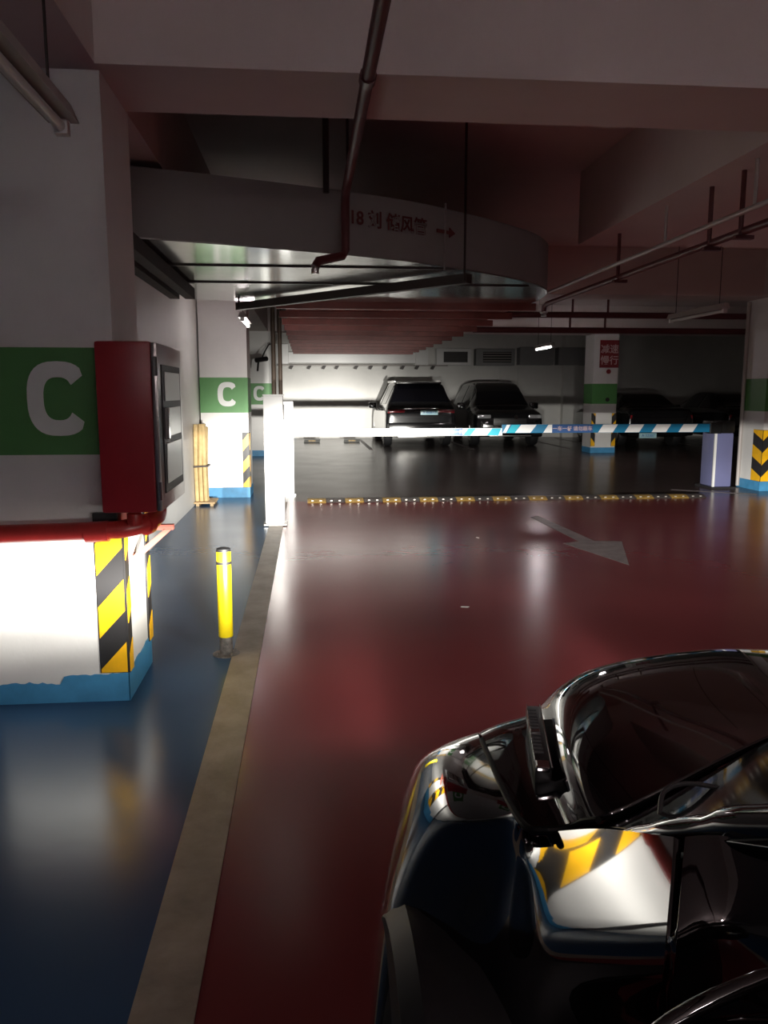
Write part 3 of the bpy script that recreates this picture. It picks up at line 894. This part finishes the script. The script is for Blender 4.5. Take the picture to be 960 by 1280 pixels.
def parked_car(name, loc, heading, st, label, wheels, rear_i, front_i, side_js, plate, plate_mat, rear_lamps, facing, body=None, rails=False):
    """st: stations tail to nose (y, zb, hw, zbelt, hwr, zroof). facing 'rear' or 'front' chooses nothing but the plate's side."""
    t = thing(name, loc, label, 'car')
    t.rotation_euler = (0, 0, 0)
    rot = Matrix.Rotation(heading, 4, 'Z')
    base = Vector(loc)
    K = 4
    half = [[p for p in catmull(section(*s), K)] for s in st]
    full = [r[::-1] + [Vector((-p.x, p.y, p.z)) for p in r[1:]] for r in half]      # +x side roof..., then -x side
    cols = list(zip(*full))
    cols = [catmull(c, K) for c in cols]
    G = [[cols[j][i] for j in range(len(cols))] for i in range(len(cols[0]))]
    nr, nc = len(G), len(G[0])
    W = lambda p: base + (rot @ Vector(p))
    m = MB()
    m.grid([[W(p) for p in r] for r in G])
    for r in (G[0], G[-1]):
        c = sum(r, Vector()) / len(r)
        vs = [m.bm.verts.new(W(p)) for p in r]
        cv = m.bm.verts.new(W(c))
        for a in range(len(vs) - 1):
            m.bm.faces.new((vs[a], vs[a + 1], cv))
    bmesh.ops.remove_doubles(m.bm, verts=m.bm.verts[:], dist=0.001)
    m.build('body', body or M['carblack'], t, True)
    off = 0.008

    def patch(nm, i0, i1, j0, j1, material, lift=off):
        rows = []
        for i in range(i0, i1 + 1):
            row = []
            for j in range(j0, j1 + 1):
                a = G[min(i + 1, nr - 1)][j] - G[max(i - 1, 0)][j]
                b = G[i][min(j + 1, nc - 1)] - G[i][max(j - 1, 0)]
                n = a.cross(b)
                n = n.normalized() if n.length > 1e-9 else Vector((0, 0, 1))
                c = Vector((0, G[i][j].y, 0.8))
                if n.dot(G[i][j] - c) < 0:
                    n = -n
                row.append(W(G[i][j] + n * lift))
            rows.append(row)
        MB().grid(rows).build(nm, material, t, True)
    mid = (nc - 1) // 2     # bottom-centre seam index differs: columns run roof(+x) .. bottom .. roof(-x)
    half_n = len(half[0]) - 1
    # column index c: 0 = roof centre via +x side; belt is at col K*3 from roof
    belt = K * 3
    patch('rear_window', rear_i[0] * K, rear_i[1] * K, 0, K * 2, M['glass'])
    patch('rear_window', rear_i[0] * K, rear_i[1] * K, nc - 1 - K * 2, nc - 1, M['glass'])
    patch('windshield', front_i[0] * K, front_i[1] * K, 0, K * 2, M['glass'])
    patch('windshield', front_i[0] * K, front_i[1] * K, nc - 1 - K * 2, nc - 1, M['glass'])
    for (a, b) in side_js:
        patch('side_window', a, b, K * 2 - 1, belt - 1, M['glass'])
        patch('side_window', a, b, nc - belt, nc - K * 2, M['glass'])
    # wheels
    for (wx, wy, wr) in wheels:
        for s in (-1, 1):
            p = MB()
            p.lathe([(wr * 0.62, -0.11), (wr * 0.93, -0.11), (wr, -0.07), (wr, 0.07), (wr * 0.93, 0.11), (wr * 0.62, 0.11)], (0, 0, 0), 'x', 24)
            bmesh.ops.transform(p.bm, matrix=Matrix.Translation(base) @ rot @ Matrix.Translation((s * wx, wy, wr)), verts=p.bm.verts[:])
            w = p.build('wheel', M['rubber'], t, True)
            p = MB()
            p.lathe([(wr * 0.60, 0.0), (wr * 0.60, 0.015)], (0, 0, 0), 'x', 24)
            for k in range(5):
                a = k * 2 * math.pi / 5
                p.box(0.015, 0.03, -0.035, 0.035, 0.03, wr * 0.58, 0.0, Matrix.Rotation(a, 4, 'X'))
            bmesh.ops.transform(p.bm, matrix=Matrix.Translation(base) @ rot @ Matrix.Translation((s * (wx + 0.105), wy, wr)) @ Matrix.Rotation(0 if s > 0 else math.pi, 4, 'Z'), verts=p.bm.verts[:])
            p.build('rim', M['steel'], w)

    def lbox(nm, x0, x1, y0, y1, z0, z1, material, bev=0.006):
        p = MB().box(x0, x1, y0, y1, z0, z1, bev)
        bmesh.ops.transform(p.bm, matrix=Matrix.Translation(base) @ rot, verts=p.bm.verts[:])
        return p.build(nm, material, t, True)
    return t, lbox, W, rot


SUV = [(-2.30, 0.42, 0.70, 0.62, 0.60, 0.72), (-2.29, 0.34, 0.86, 0.80, 0.76, 0.90), (-2.24, 0.30, 0.91, 0.98, 0.80, 1.06), (-2.12, 0.28, 0.93, 1.02, 0.76, 1.20), (-1.95, 0.27, 0.94, 1.03, 0.70, 1.48),
       (-1.75, 0.26, 0.94, 1.03, 0.66, 1.66), (-1.3, 0.25, 0.945, 1.02, 0.64, 1.72), (-0.4, 0.25, 0.945, 1.00, 0.64, 1.74), (0.35, 0.25, 0.945, 0.98, 0.63, 1.68), (0.8, 0.25, 0.945, 0.97, 0.65, 1.46),
       (1.22, 0.25, 0.94, 0.96, 0.72, 1.12), (1.5, 0.26, 0.93, 0.94, 0.76, 1.04), (2.0, 0.28, 0.91, 0.88, 0.74, 0.96), (2.22, 0.30, 0.86, 0.78, 0.68, 0.84), (2.30, 0.36, 0.70, 0.62, 0.58, 0.66)]
sc_, lbox, W, R_ = parked_car('parked_car', (2.95, 23.1, 0), 0.0, SUV, 'black SUV seen from behind, beside the empty lit bay', ((0.80, -1.38, 0.35), (0.80, 1.42, 0.35)),
                              (3, 5), (9, 10), ((22, 28), (29, 35)), None, None, None, 'rear', rails=True)
lbox('tail_lamp', -0.88, -0.42, -2.285, -2.19, 0.90, 1.00, M['taillamp'], 0.02)
lbox('tail_lamp', 0.42, 0.88, -2.285, -2.19, 0.90, 1.00, M['taillamp'], 0.02)
lbox('bumper', -0.88, 0.88, -2.36, -2.2, 0.34, 0.66, M['carblack'], 0.05)
lbox('chrome_strip', -0.45, 0.45, -2.31, -2.24, 1.01, 1.035, M['chrome'])
lbox('skid_plate', -0.62, 0.62, -2.37, -2.30, 0.26, 0.36, M['steel'], 0.02)
pp = lbox('licence_plate', -0.02, 0.44, -2.31, -2.27, 0.86, 0.98, M['platelight'])
lbox('exhaust', -0.66, -0.50, -2.38, -2.30, 0.36, 0.41, M['chrome'])
lbox('roof_rail', -0.62, -0.58, -1.6, 0.3, 1.70, 1.76, M['chrome'], 0.012)
lbox('roof_rail', 0.58, 0.62, -1.6, 0.3, 1.70, 1.76, M['chrome'], 0.012)
lbox('wing_mirror', -1.15, -0.92, 0.55, 0.72, 0.98, 1.16, M['carblack'], 0.04)
lbox('wing_mirror', 0.92, 1.15, 0.55, 0.72, 0.98, 1.16, M['carblack'], 0.04)
lbox('spoiler', -0.58, 0.58, -1.95, -1.65, 1.66, 1.71, M['carblack'], 0.02)
text('lettering', 'A·86B17', (3.16, 20.785, 0.92), FRONT, 0.10, M['plate'], pp)

sc2, lbox, W, R_ = parked_car('parked_car', (5.36, 23.0, 0), math.pi - 0.03, SUV, 'black SUV facing the lane, parked beside the first SUV', ((0.80, -1.38, 0.35), (0.80, 1.42, 0.35)),
                              (3, 5), (9, 10), ((22, 28), (29, 35)), None, None, None, 'front')
lbox('headlamp', -0.86, -0.50, 2.12, 2.27, 0.76, 0.86, M['lens'], 0.03)
lbox('headlamp', 0.50, 0.86, 2.12, 2.27, 0.76, 0.86, M['lens'], 0.03)
gr = lbox('grille', -0.45, 0.45, 2.22, 2.33, 0.56, 0.78, M['plastic'], 0.03)
for z in (0.61, 0.66, 0.71):
    lbox('grille_bar', -0.42, 0.42, 2.325, 2.34, z - 0.006, z + 0.006, M['grille'], 0.002)
p = MB().lathe([(0.05, 0), (0.055, 0.01), (0.04, 0.02)], (5.36 + 0.07, 20.62, 0.80), 'y', 18)
p.build('round_badge', M['chrome'], sc2)
lbox('bumper', -0.86, 0.86, 2.18, 2.36, 0.28, 0.54, M['carblack'], 0.05)
lbox('lower_trim', -0.55, 0.55, 2.34, 2.375, 0.30, 0.325, M['steel'], 0.006)
lbox('licence_plate', -0.22, 0.22, 2.35, 2.38, 0.44, 0.54, M['platelight'])
lbox('wing_mirror', -1.15, -0.92, 0.55, 0.72, 0.98, 1.16, M['carblack'], 0.04)
lbox('wing_mirror', 0.92, 1.15, 0.55, 0.72, 0.98, 1.16, M['carblack'], 0.04)

SEDAN = [(-2.30, 0.40, 0.66, 0.60, 0.60, 0.70), (-2.28, 0.34, 0.84, 0.78, 0.74, 0.88), (-2.2, 0.30, 0.88, 0.92, 0.76, 1.02), (-1.8, 0.27, 0.90, 0.95, 0.72, 1.06), (-1.5, 0.26, 0.90, 0.95, 0.66, 1.14), (-1.0, 0.25, 0.905, 0.94, 0.58, 1.38),
         (-0.4, 0.25, 0.905, 0.93, 0.57, 1.46), (0.2, 0.25, 0.905, 0.92, 0.57, 1.44), (0.7, 0.25, 0.90, 0.92, 0.62, 1.22), (1.05, 0.25, 0.90, 0.90, 0.70, 1.00), (1.5, 0.26, 0.89, 0.88, 0.72, 0.94), (2.05, 0.28, 0.86, 0.80, 0.70, 0.86), (2.25, 0.34, 0.74, 0.64, 0.6, 0.70)]
for (lx, ly, lb, pm) in ((9.15, 22.4, 'dark sedan seen from behind with bright plate, right of the sign pillar', 'platelight'), (11.9, 22.5, 'dark sedan in the deep shade behind the barrier housing', 'platelight')):
    sd, lbox, W, R_ = parked_car('parked_car', (lx, ly, 0), 0.0, SEDAN, lb, ((0.76, -1.35, 0.33), (0.76, 1.40, 0.33)), (3, 5), (8, 9), ((17, 23), (24, 30)), None, None, None, 'rear')
    lbox('tail_lamp', -0.84, -0.45, -2.28, -2.16, 0.74, 0.86, M['taillamp'], 0.02)
    lbox('tail_lamp', 0.45, 0.84, -2.28, -2.16, 0.74, 0.86, M['taillamp'], 0.02)
    lbox('bumper', -0.85, 0.85, -2.35, -2.2, 0.32, 0.60, M['carblack'], 0.05)
    if lx < 10:
        pp = lbox('licence_plate', -0.62, -0.16, -2.385, -2.345, 0.27, 0.40, M['platelight'])
        text('lettering', 'A·32507', (lx - 0.39, ly - 2.39, 0.335), FRONT, 0.10, M['plate'], pp)
        lbox('tail_reflector', -0.72, -0.52, -2.37, -2.345, 0.44, 0.48, M['taillamp'])
        lbox('tail_reflector', 0.52, 0.72, -2.37, -2.345, 0.44, 0.48, M['taillamp'])
    lbox('wing_mirror', -1.08, -0.88, 0.5, 0.65, 0.94, 1.08, M['carblack'], 0.03)
    lbox('wing_mirror', 0.88, 1.08, 0.5, 0.65, 0.94, 1.08, M['carblack'], 0.03)

# ------------------------------------------------------------------ the glossy black car in front
WIPER = [(0.415, 0.862, 0.945), (0.433, 0.893, 0.958), (0.46, 0.90, 0.965), (0.487, 0.887, 0.968), (0.512, 0.86, 0.970)]
HOOD = [
  [(0.311, 1.400, 0.835), (0.363, 1.427, 0.842), (0.407, 1.463, 0.832), (0.454, 1.492, 0.835), (0.493, 1.525, 0.865), (0.602, 1.606, 0.885), (0.758, 1.637, 0.895), (1.031, 1.659, 0.900)],
  [(0.296, 1.225, 0.848), (0.332, 1.252, 0.855), (0.369, 1.286, 0.845), (0.404, 1.288, 0.850), (0.423, 1.289, 0.890), (0.472, 1.308, 0.905), (0.601, 1.320, 0.918), (0.850, 1.359, 0.925)],
  [(0.288, 1.076, 0.858), (0.314, 1.096, 0.865), (0.338, 1.116, 0.860), (0.367, 1.116, 0.865), (0.375, 1.104, 0.900), (0.402, 1.083, 0.918), (0.498, 1.084, 0.932), (0.740, 1.177, 0.945)],
  [(0.291, 0.991, 0.865), (0.309, 0.978, 0.870), (0.327, 0.973, 0.873), (0.343, 0.966, 0.880), (0.352, 0.950, 0.895), (0.362, 0.927, 0.910), (0.416, 0.920, 0.935), (0.670, 1.061, 0.955)],
]
FENDER = [
  [(0.307, 1.412, 0.825), (0.277, 1.428, 0.810), (0.238, 1.447, 0.785), (0.206, 1.505, 0.735), (0.187, 1.560, 0.630), (0.168, 1.553, 0.500), (0.159, 1.531, 0.350)],
  [(0.291, 1.234, 0.840), (0.259, 1.223, 0.830), (0.215, 1.221, 0.805), (0.184, 1.293, 0.735), (0.149, 1.340, 0.630), (0.119, 1.377, 0.520), (0.090, 1.279, 0.330)],
  [(0.285, 1.081, 0.850), (0.259, 1.107, 0.830), (0.217, 1.136, 0.800), (0.181, 1.207, 0.720), (0.144, 1.233, 0.615), (0.109, 1.218, 0.510), (0.068, 1.089, 0.330)],
  [(0.285, 1.047, 0.853), (0.265, 1.074, 0.825), (0.233, 1.128, 0.775), (0.195, 1.198, 0.685), (0.157, 1.204, 0.590), (0.122, 1.185, 0.490), (0.082, 1.057, 0.320)],
  [(0.285, 1.013, 0.855), (0.284, 1.072, 0.800), (0.261, 1.094, 0.740), (0.225, 1.089, 0.660), (0.195, 1.087, 0.570), (0.163, 1.075, 0.460), (0.131, 1.011, 0.310)],
  [(0.285, 0.991, 0.856), (0.287, 1.009, 0.820), (0.295, 1.040, 0.753), (0.284, 1.030, 0.673), (0.266, 1.020, 0.580), (0.250, 1.020, 0.476), (0.236, 1.020, 0.275)],
  [(0.304, 1.033, 0.830), (0.295, 1.000, 0.818), (0.270, 0.904, 0.799), (0.255, 0.838, 0.790), (0.287, 0.897, 0.680), (0.307, 0.904, 0.580), (0.321, 0.879, 0.400)],
  [(0.318, 0.969, 0.868), (0.301, 0.912, 0.853), (0.281, 0.841, 0.838), (0.266, 0.774, 0.829), (0.313, 0.864, 0.700), (0.332, 0.880, 0.600), (0.349, 0.868, 0.410)],
  [(0.338, 0.865, 0.934), (0.320, 0.808, 0.918), (0.300, 0.747, 0.898), (0.285, 0.690, 0.886), (0.349, 0.819, 0.730), (0.381, 0.864, 0.610), (0.389, 0.835, 0.420)],
  [(0.348, 0.777, 0.978), (0.332, 0.734, 0.960), (0.313, 0.690, 0.938), (0.295, 0.645, 0.918), (0.366, 0.791, 0.750), (0.393, 0.842, 0.630), (0.397, 0.826, 0.430)],
  [(0.357, 0.709, 1.012), (0.341, 0.677, 0.992), (0.323, 0.645, 0.969), (0.305, 0.610, 0.945), (0.379, 0.766, 0.770), (0.399, 0.820, 0.650), (0.397, 0.809, 0.450)],
]
DOOR = [
  [(0.360, 0.692, 1.022), (0.343, 0.662, 1.001), (0.327, 0.631, 0.979), (0.308, 0.597, 0.955), (0.388, 0.759, 0.775), (0.410, 0.808, 0.660), (0.410, 0.799, 0.460)],
  [(0.430, 0.669, 1.040), (0.424, 0.656, 1.020), (0.414, 0.638, 1.000), (0.413, 0.638, 0.960), (0.423, 0.653, 0.890), (0.488, 0.747, 0.700), (0.513, 0.772, 0.480)],
]

CX = 0.90
for r, a, b in zip(HOOD, ((0.82, 1.645, 0.897), (0.80, 1.352, 0.924), None, None), ((0.90, 1.65, 0.90), (0.90, 1.365, 0.927), (0.90, 1.235, 0.952), (0.90, 1.15, 0.965))):
    if a:
        r[-1] = a
    r.append(b)
for y in (0.30, -0.55):
    k = 0.0 if y > 0 else 0.02
    DOOR.append([(0.455 + k, y, 1.04), (0.450 + k, y, 1.02), (0.44 + k, y, 0.99), (0.42 + k, y, 0.95), (0.43 + k, y, 0.88), (0.46 + k, y, 0.68), (0.50 + k, y, 0.46)])


def mirror_x(net):
    return [[(2 * CX - p[0], p[1], p[2]) for p in r] for r in net]


bc = thing('black_car', (CX, 0.6, 0), 'glossy black car in the near corner, its headlights lighting the garage', 'car')


def panel(name, net, thick=0.012, label=None, nu=5, nv=6, material=None):
    m = MB().grid(bspline(net, nu, nv))
    o = m.build(name, material or M['paint'], bc, True)
    for e in o.data.edges:
        e.use_edge_sharp = False
    s = o.modifiers.new('thickness', 'SOLIDIFY')
    s.thickness = thick
    s.offset = -1.0
    if label:
        o['label'] = label
    return o


def fix_normals_up(o, ref):
    """Point the panel's outer side away from ref (a point inside the car)."""
    me = o.data
    c = sum((p.normal.dot(p.center - Vector(ref)) for p in me.polygons), 0.0)
    if c < 0:
        me.flip_normals()


full_hood = [r + [(2 * CX - p[0], p[1], p[2]) for p in r[-2::-1]] for r in HOOD]
nose = [[(p[0], p[1] + 0.03, p[2] - 0.05) for p in full_hood[0]]]
fix_normals_up(panel('hood', nose + full_hood, label='black hood with raised middle'), (CX, 1.0, 0.3))
nose_f = [[(p[0] + 0.02, p[1] + 0.04, p[2] - 0.04 * (1 if i < 4 else 0)) for i, p in enumerate(FENDER[0])]]
FN = nose_f + FENDER
for net in (FN, mirror_x(FN)):
    fix_normals_up(panel('front_fender', net, label='bulging black front fender'), (CX, 1.1, 0.4))
for net in (DOOR, mirror_x(DOOR)):
    fix_normals_up(panel('front_door', net), (CX, 0.2, 0.5))
# bumper and nose below the hood edge
edge = [(0.16, 1.47), (0.19, 1.50), (0.31, 1.56), (0.50, 1.66), (0.72, 1.70), (0.90, 1.705)]
edge = edge + [(2 * CX - a, b) for a, b in edge[-2::-1]]
bn = []
for (dz, z) in ((-0.10, 0.64), (-0.06, 0.60), (-0.03, 0.52), (-0.02, 0.44), (-0.03, 0.34), (-0.08, 0.22)):
    bn.append([(CX + (a - CX) * (1 + dz * 0.3), b - 0.035 + dz, z) for a, b in edge])
fix_normals_up(panel('front_bumper', bn), (CX, 0.8, 0.5))
for s in (1, -1):
    xx = CX - s * 0.58
    hl = MB().lathe([(0.04, 0.0), (0.05, 0.02), (0.052, 0.04), (0.04, 0.06), (0.015, 0.068)], (xx, 1.60, 0.60), 'y', 24).build('headlamp', M['lens'], bc, True, label='round headlamp lens')
# windshield and pillars
low = [(0.368, 0.915, 0.905), (0.42, 0.905, 0.930), (0.55, 0.975, 0.945), (0.67, 1.045, 0.955), (0.78, 1.095, 0.960), (0.90, 1.12, 0.962)]
low = low + [(2 * CX - p[0], p[1], p[2]) for p in low[-2::-1]]
ws_ = []
for k in range(6):
    f = k / 5
    ws_.append([(CX + (p[0] - CX) * (1 - 0.16 * f), p[1] * (1 - f) + (p[1] * 0.4 - 0.42) * f, p[2] + 0.50 * f - 0.03 * f * f) for p in low])
fix_normals_up(panel('windshield', ws_, 0.005, nu=4, nv=3, material=M['glass']), (CX, 0.3, 0.6))
for s in (1, -1):
    mx = lambda x: x if s > 0 else 2 * CX - x
    pp_ = [(0.366, 0.885, 0.905), (0.372, 0.83, 0.940), (0.390, 0.757, 0.985), (0.418, 0.67, 1.04), (0.46, 0.50, 1.13), (0.50, 0.25, 1.26), (0.53, 0.0, 1.37), (0.55, -0.3, 1.44)]
    MB().tube([(mx(a), b, c) for a, b, c in catmull(pp_, 4)], [0.003, 0.006, 0.008, 0.010, 0.012, 0.013, 0.014] + [0.017] * 4 + [0.022] * 18, 14).build('roof_pillar', M['paint'], bc, True)
fix_normals_up(panel('roof', [[(CX + (x - CX), y, z) for x in (0.54, 0.65, 0.9, 1.15, 1.26)] for (y, z) in ((-0.02, 1.40), (-0.3, 1.46), (-0.55, 1.47))], 0.02), (CX, -0.2, 0.8))
wp = WIPER
MB().tube(catmull(wp, 5), 0.003, 8).build('wiper', M['wiper'], bc, True)
MB().box(CX - 0.50, CX + 0.50, 0.30, 0.80, 0.70, 0.90, 0.04).build('dashboard', M['plastic'], bc, True)
for s in (1, -1):
    mx = lambda x: x if s > 0 else 2 * CX - x
    H0 = [(Vector(HOOD[0][0]) * 0.62 + Vector(HOOD[1][0]) * 0.38)] + [Vector(r[0]) for r in HOOD[1:]]
    seam = [(mx(p[0] - 0.003), p[1], p[2] - (0.006 if q == 0 else 0.0)) for q, p in enumerate(H0)] + [(mx(p[0]), p[1] - 0.006, p[2]) for p in HOOD[-1][1:6]]
    MB().tube(catmull(seam, 6), 0.0050, 8).build('hood_gap_strip', M['gapdark'], bc, True)  # dark strip added along the shut line, painting in the shade of the gap
# hood vent: black louvred insert in a bright bezel
va, vb = Vector((0.412, 1.40, 0.862)), Vector((0.347, 1.115, 0.880))
dv = (vb - va).normalized()
sv = Vector((dv.y, -dv.x, 0)).normalized()
if sv.x > 0:
    sv = -sv                                   # toward the fender
up = sv.cross(dv)
if up.z < 0:
    up = -up
L = (vb - va).length
fr = Matrix(((sv.x, dv.x, up.x, va.x), (sv.y, dv.y, up.y, va.y), (sv.z, dv.z, up.z, va.z), (0, 0, 0, 1)))
hv = MB().box(-0.015, 0.011, 0, L, -0.02, 0.006, 0.005, fr).build('hood_vent', M['plastic'], bc, True, label='narrow louvred black vent with bright edge')
MB().box(-0.016, -0.013, 0.0, L + 0.002, 0.003, 0.009, 0.001, fr).build('bezel', M['chrome'], hv)
MB().box(0.009, 0.011, 0.0, L * 0.92, 0.003, 0.008, 0.001, fr).build('bezel', M['chrome'], hv)
MB().box(-0.012, 0.010, L - 0.025, L + 0.004, 0.000, 0.009, 0.003, fr).build('bezel', M['chrome'], hv)
for i in range(14):
    y = 0.03 + i * (L - 0.09) / 13
    if i == 7:
        MB().box(-0.006, 0.010, y - 0.006, y + 0.006, 0.004, 0.009, 0.001, fr).build('louvre', M['chrome'], hv)
    else:
        MB().box(-0.006, 0.010, y - 0.003, y + 0.003, 0.004, 0.0085, 0.001, fr).build('louvre', M['wiper'], hv)


def shell(c, r, n=28, m_=16, pw=0.8):
    f = lambda v, p: math.copysign(abs(v) ** p, v)
    b = MB()
    rows = []
    for i in range(1, m_):
        t = math.pi * i / m_ - math.pi / 2
        rows.append([(c[0] + r[0] * f(math.cos(t), pw) * f(math.cos(2 * math.pi * k / n), pw), c[1] + r[1] * f(math.cos(t), pw) * f(math.sin(2 * math.pi * k / n), pw), c[2] + r[2] * f(math.sin(t), pw)) for k in range(n + 1)])
    b.grid(rows)
    bmesh.ops.remove_doubles(b.bm, verts=b.bm.verts[:], dist=1e-5)
    bmesh.ops.holes_fill(b.bm, edges=b.bm.edges[:], sides=40)
    return b


for s in (1, -1):
    cxm = 0.335 if s > 0 else 2 * CX - 0.335
    wm = shell((cxm, 0.435, 0.925), (0.165, 0.095, 0.088)).build('wing_mirror', M['paint'], bc, True)
    for e in wm.data.edges:
        e.use_edge_sharp = False
    rim = []
    MB().tube(catmull([(cxm - s * 0.145, 0.475, 0.94), (cxm - s * 0.09, 0.50, 0.985), (cxm, 0.515, 1.012), (cxm + s * 0.09, 0.52, 1.02), (cxm + s * 0.17, 0.52, 1.02)], 5), 0.007, 10).build('mirror_edge', M['paint'], wm, True)
    MB().box(cxm - 0.13, cxm + 0.13, 0.338, 0.345, 0.875, 0.975, 0.003).build('mirror_glass', M['lens'], wm)
    MB().tube([(cxm + s * 0.10, 0.44, 0.90), (cxm + s * 0.17, 0.46, 0.90)], 0.03, 12).build('mirror_arm', M['plastic'], wm, True)
# wheels, floor pan and rear body so that the car is whole from the side
for s in (1, -1):
    xx = CX - s * 0.68
    p = MB().lathe([(0.20, -0.10), (0.28, -0.10), (0.31, -0.07), (0.31, 0.07), (0.28, 0.10), (0.20, 0.10)], (xx, 1.12, 0.31), 'x', 28)
    w = p.build('front_wheel', M['rubber'], bc, True)
    p = MB().lathe([(0.19, -s * 0.03), (0.19, -s * 0.05)], (xx, 1.12, 0.31), 'x', 24)
    for k in range(5):
        p.box(-0.01, 0.01, -0.025, 0.025, 0.03, 0.19, 0.0, Matrix.Translation((xx - s * 0.06, 1.12, 0.31)) @ Matrix.Rotation(k * 2 * math.pi / 5, 4, 'X'))
    p.build('rim', M['steel'], w)
MB().box(CX - 0.40, CX + 0.40, -0.5, 1.5, 0.22, 0.55, 0.05).build('underbody', M['plastic'], bc)
